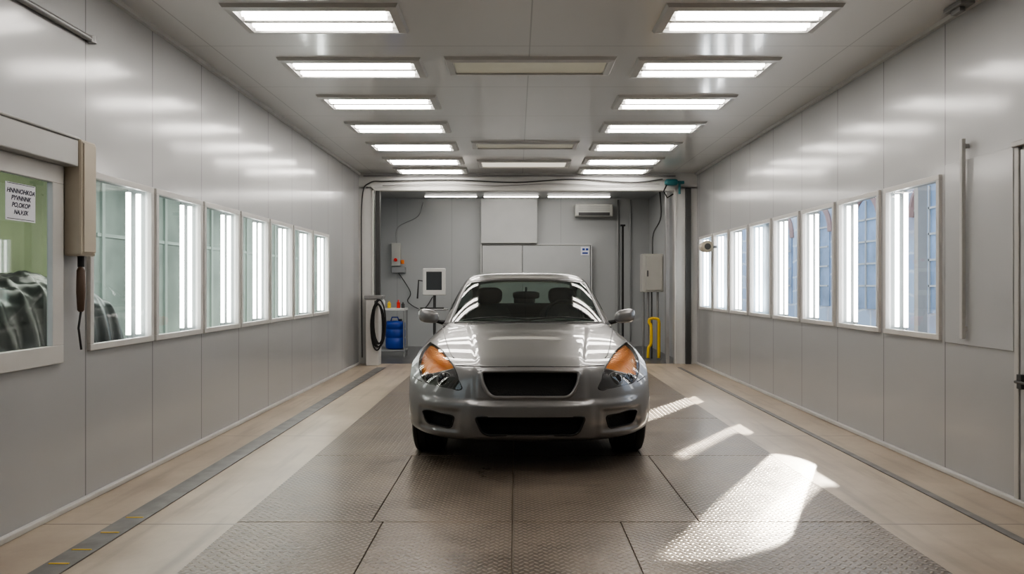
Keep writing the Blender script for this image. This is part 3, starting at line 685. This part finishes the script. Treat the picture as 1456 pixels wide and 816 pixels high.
full=BVHTree.FromPolygons([Vector(v) for v in vs],fs)
def proj(x,z):
    return full.ray_cast(Vector((x+CX,CY-1,z)),Vector((0,1,0)))[0]
def projtop(x,y):
    return full.ray_cast(Vector((x+CX,y+CY,2)),Vector((0,0,-1)))[0]
bm=bmesh.new()
bv=[bm.verts.new(v) for v in vs]
for f in fs: bm.faces.new([bv[i] for i in f])
bm.normal_update()
VN=[v.normal.copy() for v in bv]; VP=[Vector(v) for v in vs]; FS=list(fs)
def snormal(p):
    loc,nr_,fi,d=full.find_nearest(p)
    if fi is None: return Vector((0,-1,0))
    n=Vector()
    for k in FS[fi]:
        n+=VN[k]/((VP[k]-p).length**2+1e-7)
    return n.normalized()
def rpoly(pts,r,seg=4):
    out=[];n=len(pts)
    for i in range(n):
        p=Vector(pts[i]);a=(Vector(pts[i-1])-p);b=(Vector(pts[(i+1)%n])-p)
        rr=r[i] if isinstance(r,(list,tuple)) else r
        d=min(rr,a.length*.45,b.length*.45); p0=p+a.normalized()*d;p1=p+b.normalized()*d
        for k in range(seg+1):
            t=k/seg; out.append((1-t)**2*p0+2*t*(1-t)*p+t*t*p1)
    return out
def area(poly): return sum(poly[i-1].x*poly[i].y-poly[i].x*poly[i-1].y for i in range(len(poly)))/2
def inpoly(x,z,poly):
    for i in range(len(poly)):
        a=poly[i-1];b=poly[i]
        if (b.x-a.x)*(z-a.y)-(b.y-a.y)*(x-a.x)<-1e-6: return False
    return True
def cut(poly,ymax,delete=True):
    if area(poly)<0: poly=poly[::-1]
    x0=min(p.x for p in poly)-.02;x1=max(p.x for p in poly)+.02;z0=min(p.y for p in poly)-.02;z1=max(p.y for p in poly)+.02
    def near():
        r=[]
        for f in bm.faces:
            c=f.calc_center_median()
            if x0<c.x-CX<x1 and z0<c.z<z1 and c.y-CY<ymax: r.append(f)
        return r
    n=len(poly)
    for i in range(n):
        a=poly[i-1];b=poly[i]; d=b-a
        if d.length<1e-4: continue
        F=near(); ge=set(F)
        for f in F: ge.update(f.edges); ge.update(f.verts)
        bmesh.ops.bisect_plane(bm,geom=list(ge),dist=1e-5,plane_co=(a.x+CX,0,a.y),plane_no=(d.y,0,-d.x))
    ins=[]
    for f in near():
        c=f.calc_center_median()
        if inpoly(c.x-CX,c.z,poly): ins.append(f)
    vi={};vv=[];ff=[]
    for f in ins:
        q=[]
        for v in f.verts:
            if v not in vi: vi[v]=len(vv); vv.append(v.co.copy())
            q.append(vi[v])
        ff.append(tuple(q))
    nrm=[snormal(p) for p in vv]
    if delete: bmesh.ops.delete(bm,geom=ins,context='FACES')
    return vv,ff,nrm
car=thing('car',(CX,CY+2.3,0),'silver-grey four-door saloon with open grille and amber headlights','car')
def paint():
    m,nt,b=base('silver_grey_paint')
    g=nn(nt,'ShaderNodeTexCoord'); n=nn(nt,'ShaderNodeTexNoise'); n.inputs['Scale'].default_value=900
    nt.links.new(g.outputs['Object'],n.inputs['Vector'])
    c=mixc(nt,n.outputs['Fac'],(.185,.182,.185),(.265,.262,.265)); nt.links.new(c,b.inputs['Base Color'])
    b.inputs['Metallic'].default_value=.65; b.inputs['Roughness'].default_value=.38
    b.inputs['Coat Weight'].default_value=.9; b.inputs['Coat Roughness'].default_value=.035
    return m
m_paint=paint()
m_bk=mat('black_trim',(.012,.012,.012),.35)
m_mesh=mat('grille_mesh',(.006,.006,.006),.6,bump=.6,bscale=120)
m_int=mat('interior_fabric',(.035,.035,.035),.8)
m_chrome=mat('chrome',(.6,.6,.6),.15,metal=1,var=0)
def amber():
    m,nt,b=base('amber_reflector')
    g=nn(nt,'ShaderNodeNewGeometry'); sp=nn(nt,'ShaderNodeSeparateXYZ'); nt.links.new(g.outputs['Position'],sp.inputs[0])
    w1=M(nt,'ABSOLUTE',M(nt,'SINE',M(nt,'MULTIPLY',sp.outputs[1],95)))
    no=nn(nt,'ShaderNodeTexNoise'); no.inputs['Scale'].default_value=11; nt.links.new(g.outputs['Position'],no.inputs['Vector'])
    c=mixc(nt,no.outputs['Fac'],(.80,.19,.01),(1.0,.46,.06))
    c=mixc(nt,M(nt,'MULTIPLY',w1,.25),c,(.70,.18,.01))
    nt.links.new(c,b.inputs['Base Color']); b.inputs['Roughness'].default_value=.22; b.inputs['Metallic'].default_value=.5
    bp=nn(nt,'ShaderNodeBump'); bp.inputs['Strength'].default_value=.5; bp.inputs['Distance'].default_value=.004
    nt.links.new(w1,bp.inputs['Height']); nt.links.new(bp.outputs['Normal'],b.inputs['Normal'])
    return m
m_amber=amber()
m_smoke=mat('smoked_reflector',(.022,.022,.025),.3,var=.4,vscale=20)
m_lens=glass('clear_headlight_lens',(.96,.95,.94),.005,.05,.3)
m_shield=glass('windscreen_glass',(.55,.63,.59),.01,.03,.25)
m_sideg=glass('side_glass',(.35,.40,.38),.01,.05,.3)
def smooth_normals(o,nrms):
    me=o.data
    for p in me.polygons: p.use_smooth=True
    me.normals_split_custom_set_from_vertices([tuple(n) for n in nrms])
def opening(name,poly,depth=.07,ring=.007,ringmat=None):
    cut(poly,.45)
    pts=[proj(p.x,p.y) for p in poly]
    inner=[p+Vector((0,depth,0)) for p in pts]
    n=len(pts); b=B()
    vs=[tuple(p-Vector((0,.002,0))) for p in pts]+[tuple(p) for p in inner]; ff=[(i,(i+1)%n,n+(i+1)%n,n+i) for i in range(n)]
    c=sum(inner,Vector())/n; vs.append(tuple(c)); ff+=[(n+i,n+(i+1)%n,2*n) for i in range(n)]
    b.add(vs,ff)
    g=obj(name,b,m_mesh,car,fix=False)
    if ring: 
        q=[]
        for p in pts:
            if not q or (p-q[-1]).length>.003: q.append(p)
        obj('surround',B().tube([p+Vector((0,-.001,0)) for p in q],ring,8,closed=True),ringmat or m_paint,g,smooth=True)
    return g
opening('grille',rpoly([(-.322,.672),(0,.679),(.322,.672),(.312,.60),(.262,.508),(-.262,.508),(-.312,.60)],[.025,.1,.025,.03,.07,.07,.03],5),.06,.012)
opening('lower_grille',rpoly([(-.36,.385),(.36,.385),(.31,.265),(-.31,.265)],[.03,.03,.05,.05],5),.07,.008,m_bk)
fogp=[(.50,.375),(.685,.40),(.735,.385),(.70,.305),(.52,.29)]
for s in (1,-1):
    opening('fog_inlet',rpoly([(x*s,z) for x,z in fogp],[.02,.03,.02,.03,.03],4),.06,.005,m_bk)
HL=[(.745,.805),(.627,.775),(.505,.69),(.446,.555),(.475,.545),(.735,.572),(.795,.67),(.795,.755)]
m_proj=mat('projector_glass',(.02,.02,.024),.05,spec=1)
for s in (1,-1):
    poly=rpoly([(x*s,z) for x,z in HL],[.012,.05,.05,.02,.02,.05,.05,.03],3)
    vv,ff,nm=cut(poly,1.2)
    hl=thing('headlight',W((.6*s,.35,.6)),None,None,parent=car); hl['label']='large swept-back headlight with amber upper section'
    lo=obj('lens',B().add([tuple(p) for p in vv],ff),m_lens,hl,smooth=True,fix=False); smooth_normals(lo,nm)
    ib=bmesh.new(); iv=[ib.verts.new(p-nmm*.022) for p,nmm in zip(vv,nm)]
    for f in ff: 
        try: ib.faces.new([iv[i] for i in f])
        except ValueError: pass
    a=Vector((.47,.690));c=Vector((.80,.59)); 
    no=Vector((-(c.y-a.y)*s,0,(c.x-a.x)))
    bmesh.ops.bisect_plane(ib,geom=ib.faces[:]+ib.edges[:]+ib.verts[:],dist=1e-5,plane_co=(a.x*s+CX,0,a.y),plane_no=no)
    for nm_,mm,sgn in (('turn_signal',m_amber,1),('reflector',m_smoke,-1)):
        vs_=[];fs_=[];mp={}
        for f in ib.faces:
            cc=f.calc_center_median(); d=(cc-Vector((a.x*s+CX,0,a.y))).dot(no)
            if d*sgn>0:
                q=[]
                for v in f.verts:
                    if v not in mp: mp[v]=len(vs_); vs_.append(tuple(v.co))
                    q.append(mp[v])
                fs_.append(tuple(q))
        oo=obj(nm_,B().add(vs_,fs_),mm,hl,smooth=True,fix=False)
        smooth_normals(oo,[snormal(Vector(p)) for p in vs_])
    ib.free()
    P=[]
    for k in range(13):
        t=.08+.8*k/12; h=proj((a.x+(c.x-a.x)*t)*s,a.y+(c.y-a.y)*t)
        if h and h.y<CY+1: P.append(h+Vector((-s*.006,.014,0)))
    if len(P)>3: obj('divider_bar',B().tube(P,.005,6),m_chrome,hl,smooth=True)
    for (x,z,r) in ((.575,.605,.050),(.685,.600,.034)):
        h=proj(x*s,z)
        y=(h.y if h else CY+.3)
        if abs(y-CY)>1: y=CY+.3
        obj('projector_ring',B().tube([(x*s+CX+r*math.cos(k*math.pi/10),y+.016,z+r*math.sin(k*math.pi/10)) for k in range(20)],.003,6,closed=True),m_grey,hl,smooth=True)
        obj('projector_lens',B().ell((x*s+CX,y+.03,z),(r*.85,.02,r*.85)),m_proj,hl,smooth=True)
    q=[proj(p.x,p.y) for p in poly]; q=[p for p in q if p and p.y<CY+1.2]
    r=[q[0]]
    for p in q[1:]:
        if (p-r[-1]).length>.004: r.append(p)
    obj('bezel',B().tube(r,.004,6,closed=True),m_bk,hl,smooth=True)
me=bpy.data.meshes.new('body'); bm.to_mesh(me); bm.free()
bn=[snormal(v.co) for v in me.vertices]
bo=obj('body',me,m_paint,car,smooth=True); smooth_normals(bo,bn)
def line(name,pts,r=.0035,m=None):
    obj(name,B().tube(pts,r,6),m or m_bk,car,smooth=True)
P=[]
for k in range(-20,21):
    x=.50*k/20; z=.702-.004*(abs(x)/.5); h=proj(x,z)
    if h: P.append(h)
line('bonnet_seam',P,.0035)
for s in (1,-1):
    P=[]
    for k in range(25):
        t=k/24; y=.32+t*(1.50-.32); x=.52+(.715-.52)*t**.75
        h=projtop(x*s,y)
        if h: P.append(h)
    line('bonnet_seam',P,.0035)
    P=[]
    for k in range(13):
        t=k/12; x=.745+.08*t; z=.572+.02*t; h=proj(x*s,z)
        if h and h.y<CY+.6: P.append(h)
    if len(P)>2: line('bumper_seam',P,.003)
P=[]
for k in range(-20,21):
    x=.62*k/20; h=projtop(x,1.455+.17*(abs(x)/.62)**2)
    if h: P.append(h-Vector((0,0,.002)))
line('cowl_panel',P,.011)
GU=6
GG=surf(GREEN,GU,8)
RVG=8
def gpart(name,keep,m,half=None,label=None):
    vs,fs=grid_mesh(GG,keep,half)
    return obj(name,B().add(vs,fs),m,car,smooth=True,fix=False,label=label)
uv=lambda i,j:((i+.5)/GU,(j+.5)/RVG)
isws=lambda u,v: .15<u<3.0 and v<2.9
isrw=lambda u,v: 6.3<u<7.8 and v<2.6
def issw(u,v): return 1.0<u<7.2 and v>3.35 and v<4.8 and abs(u-4.1)>.12
band=lambda u,v: (u<=.15) or (2.85<u<3.0 and v<2.9) or (.15<u<3.0 and 2.75<v<2.9)
gpart('windscreen',lambda i,j:isws(*uv(i,j)) and not band(*uv(i,j)),m_shield)
gpart('windscreen_border',lambda i,j:band(*uv(i,j)) and uv(i,j)[1]<2.9,m_bk)
gpart('rear_window',lambda i,j:isrw(*uv(i,j)),m_shield)
for s in (1,-1): gpart('side_window',lambda i,j:issw(*uv(i,j)),m_sideg,half=s)
o=gpart('roof',lambda i,j:not(isws(*uv(i,j)) or isrw(*uv(i,j)) or issw(*uv(i,j)) or (uv(i,j)[0]<=.15 and uv(i,j)[1]<2.9)),m_paint)
md=o.modifiers.new('s','SOLIDIFY'); md.thickness=.02; md.offset=-1
for x0,x1 in ((-.55,.02),(.02,.58)):
    P=[]
    for k in range(9):
        t=k/8; x=x0+(x1-x0)*t
        P.append(Vector((x+CX,CY+1.50+.16*(abs(x)/.6)**2+.02*math.sin(3.1*t),.947-.012*(abs(x)/.6)**2+.02*math.sin(3.1*t))))
    obj('wiper',B().tube(P,.007,6),m_bk,car,smooth=True)
obj('dashboard',B().ell(W((0,1.98,.80)),(.70,.30,.145),.5,32,12),m_int,car,smooth=True)
obj('steering_wheel',B().tube([W((.36+.17*math.cos(a*math.pi/12),2.32+.06*math.sin(a*math.pi/12),.93+.16*math.sin(a*math.pi/12))) for a in range(24)],.014,8,closed=True).ell(W((.36,2.31,.93)),(.06,.03,.05),.7),m_int,car,smooth=True)
m_seat=mat('seat_fabric',(.085,.09,.09),.8)
for x in (-.37,.37):
    st=thing('seat',W((x,2.75,.3)),None,None,parent=car)
    obj('backrest',B().ell(W((x,2.82,.72)),(.25,.09,.33),.6,24,14,Matrix.Rotation(math.radians(-14),3,'X')),m_seat,st,smooth=True)
    obj('headrest',B().ell(W((x,2.92,1.13)),(.135,.055,.085),.65,20,12),m_seat,st,smooth=True)
    obj('cushion',B().ell(W((x,2.55,.42)),(.25,.27,.1),.6,24,12),m_seat,st,smooth=True)
    obj('headrest_post',B().tube([W((x-.05,2.9,1.0)),W((x-.05,2.92,1.08))],.006,6),m_chrome,st,smooth=True)
    obj('headrest_post',B().tube([W((x+.05,2.9,1.0)),W((x+.05,2.92,1.08))],.006,6),m_chrome,st,smooth=True)
rs=thing('rear_seat',W((0,3.5,.3)),None,None,parent=car)
obj('backrest',B().ell(W((0,3.55,.72)),(.62,.1,.32),.4,32,14),m_seat,rs,smooth=True)
for x in (-.4,0,.4): obj('headrest',B().ell(W((x,3.62,1.07)),(.12,.05,.065),.65,20,12),m_seat,rs,smooth=True)
obj('rear_view_mirror',B().ell(W((0,2.14,1.145)),(.125,.022,.036),.5,24,12).tube([W((0,2.14,1.16)),W((0,2.17,1.215))],.01,8),m_bk,car,smooth=True)
obj('underbody',B().box(CX-.57,CX+.57,CY+.45,CY+4.35,.2,.34).box(CX-.55,CX+.55,CY+.45,CY+1.6,.34,.62).box(CX-.55,CX+.55,CY+.28,CY+.45,.2,.5),m_black,car,bevel=.02)
obj('parcel_shelf',B().box(CX-.62,CX+.62,CY+3.65,CY+4.05,.90,.925),m_int,car)
for s in (1,-1):
    e=thing('side_mirror',W((.86*s,1.75,.97)),None,None,parent=car)
    b=B().ell((0,0,0),(.088,.070,.060),.68,28,16)
    b.v=[W((.855*s+p[0],1.74+p[1],.968+p[2]*(1+.9*s*p[0])+.012*(p[0]*s/.088))) for p in b.v]
    obj('housing',b,m_paint,e,smooth=True)
    obj('mirror_glass',B().ell(W((.855*s,1.80,.968)),(.072,.012,.046),.62,24,10),m_chrome,e,smooth=True)
    obj('stalk',B().tube([W((.71*s,1.78,.905)),W((.77*s,1.76,.918)),W((.82*s,1.75,.938))],[.024,.018,.018],10),m_bk,e,smooth=True)
for s in (1,-1):
    for yc in (.80,3.5):
        e=thing('wheel',W((.735*s,yc,0)),None,None,parent=car)
        c=W((.728*s,yc,.322))
        prof=[(-.09,.215),(-.108,.24),(-.112,.28),(-.10,.308),(-.075,.319),(-.072,.312),(-.066,.312),(-.063,.320),(-.02,.321),(-.018,.312),(-.010,.312),(-.008,.321),(.03,.321),(.033,.312),(.041,.312),(.044,.320),(.075,.319),(.10,.308),(.112,.28),(.108,.24),(.09,.215)]
        obj('tyre',B().lathex(prof,c,56),m_black,e,smooth=True,autos=35)
        rb=B().lathex([(-.09*s,.215),(.09*s,.218),(.095*s,.205),(.06*s,.195),(.0,.19),(-.09*s,.19)],c,48)
        for k in range(5):
            a=2*math.pi*k/5
            for da in (-.12,.12):
                rb.tube([(c[0]+.075*s,c[1]+.03*math.cos(a),c[2]+.03*math.sin(a)),(c[0]+.07*s,c[1]+.2*math.cos(a+da),c[2]+.2*math.sin(a+da))],[.022,.014],8)
        rb.tube([(c[0]+.03*s,c[1],c[2]),(c[0]+.085*s,c[1],c[2])],.05,20)
        obj('rim',rb,m_chrome,e,smooth=True,autos=40)
        obj('brake_disc',B().tube([(c[0]-.02*s,c[1],c[2]),(c[0]+.0*s,c[1],c[2])],.15,32),m_steel,e,smooth=True,autos=40)
for s in (1,-1):
    obj('tail_light',B().ell(W((.68*s,4.42,.80)),(.12,.07,.06),.6),m_red,car,smooth=True)
# ------------------------------------------------------------------ light
w=bpy.data.worlds.new('w'); S.world=w; w.use_nodes=True
bg=w.node_tree.nodes['Background']; bg.inputs[0].default_value=(.74,.85,1,1); bg.inputs[1].default_value=1.6
sl=bpy.data.lights.new('sun','SUN'); sl.energy=28; sl.angle=math.radians(1.0); sl.color=(1,.89,.74)
so=bpy.data.objects.new('sun',sl); COL.objects.link(so); so.rotation_euler=Vector((-1,-1.55,-1.08)).to_track_quat('-Z','Y').to_euler(); so.location=(20,25,18)
gl=bpy.data.lights.new('added_sun_spot','SPOT'); gl.energy=10000; gl.spot_size=math.radians(11); gl.spot_blend=.12; gl.shadow_soft_size=.015; gl.color=(1,.89,.74)  # spot added outside to shape the near sun patch on the floor
go=bpy.data.objects.new('added_sun_spot',gl); COL.objects.link(go); go.location=(3.9,9.2,2.4)
go.rotation_euler=(Vector((1.40,4.78,0))-go.location).to_track_quat('-Z','Y').to_euler()
cam=bpy.data.cameras.new('camera'); cam.sensor_width=36; cam.lens=1100/1456*36; cam.shift_x=-6/1456; cam.shift_y=-3/1456
co=bpy.data.objects.new('camera',cam); COL.objects.link(co); co.location=(0,0,1.24); co.rotation_euler=(math.pi/2,0,0); S.camera=co
for o in bpy.data.objects:
    if '_w' in o: del o['_w']
S.view_settings.view_transform='AgX'
S.view_settings.look='AgX - Medium High Contrast'
S.view_settings.exposure=.02
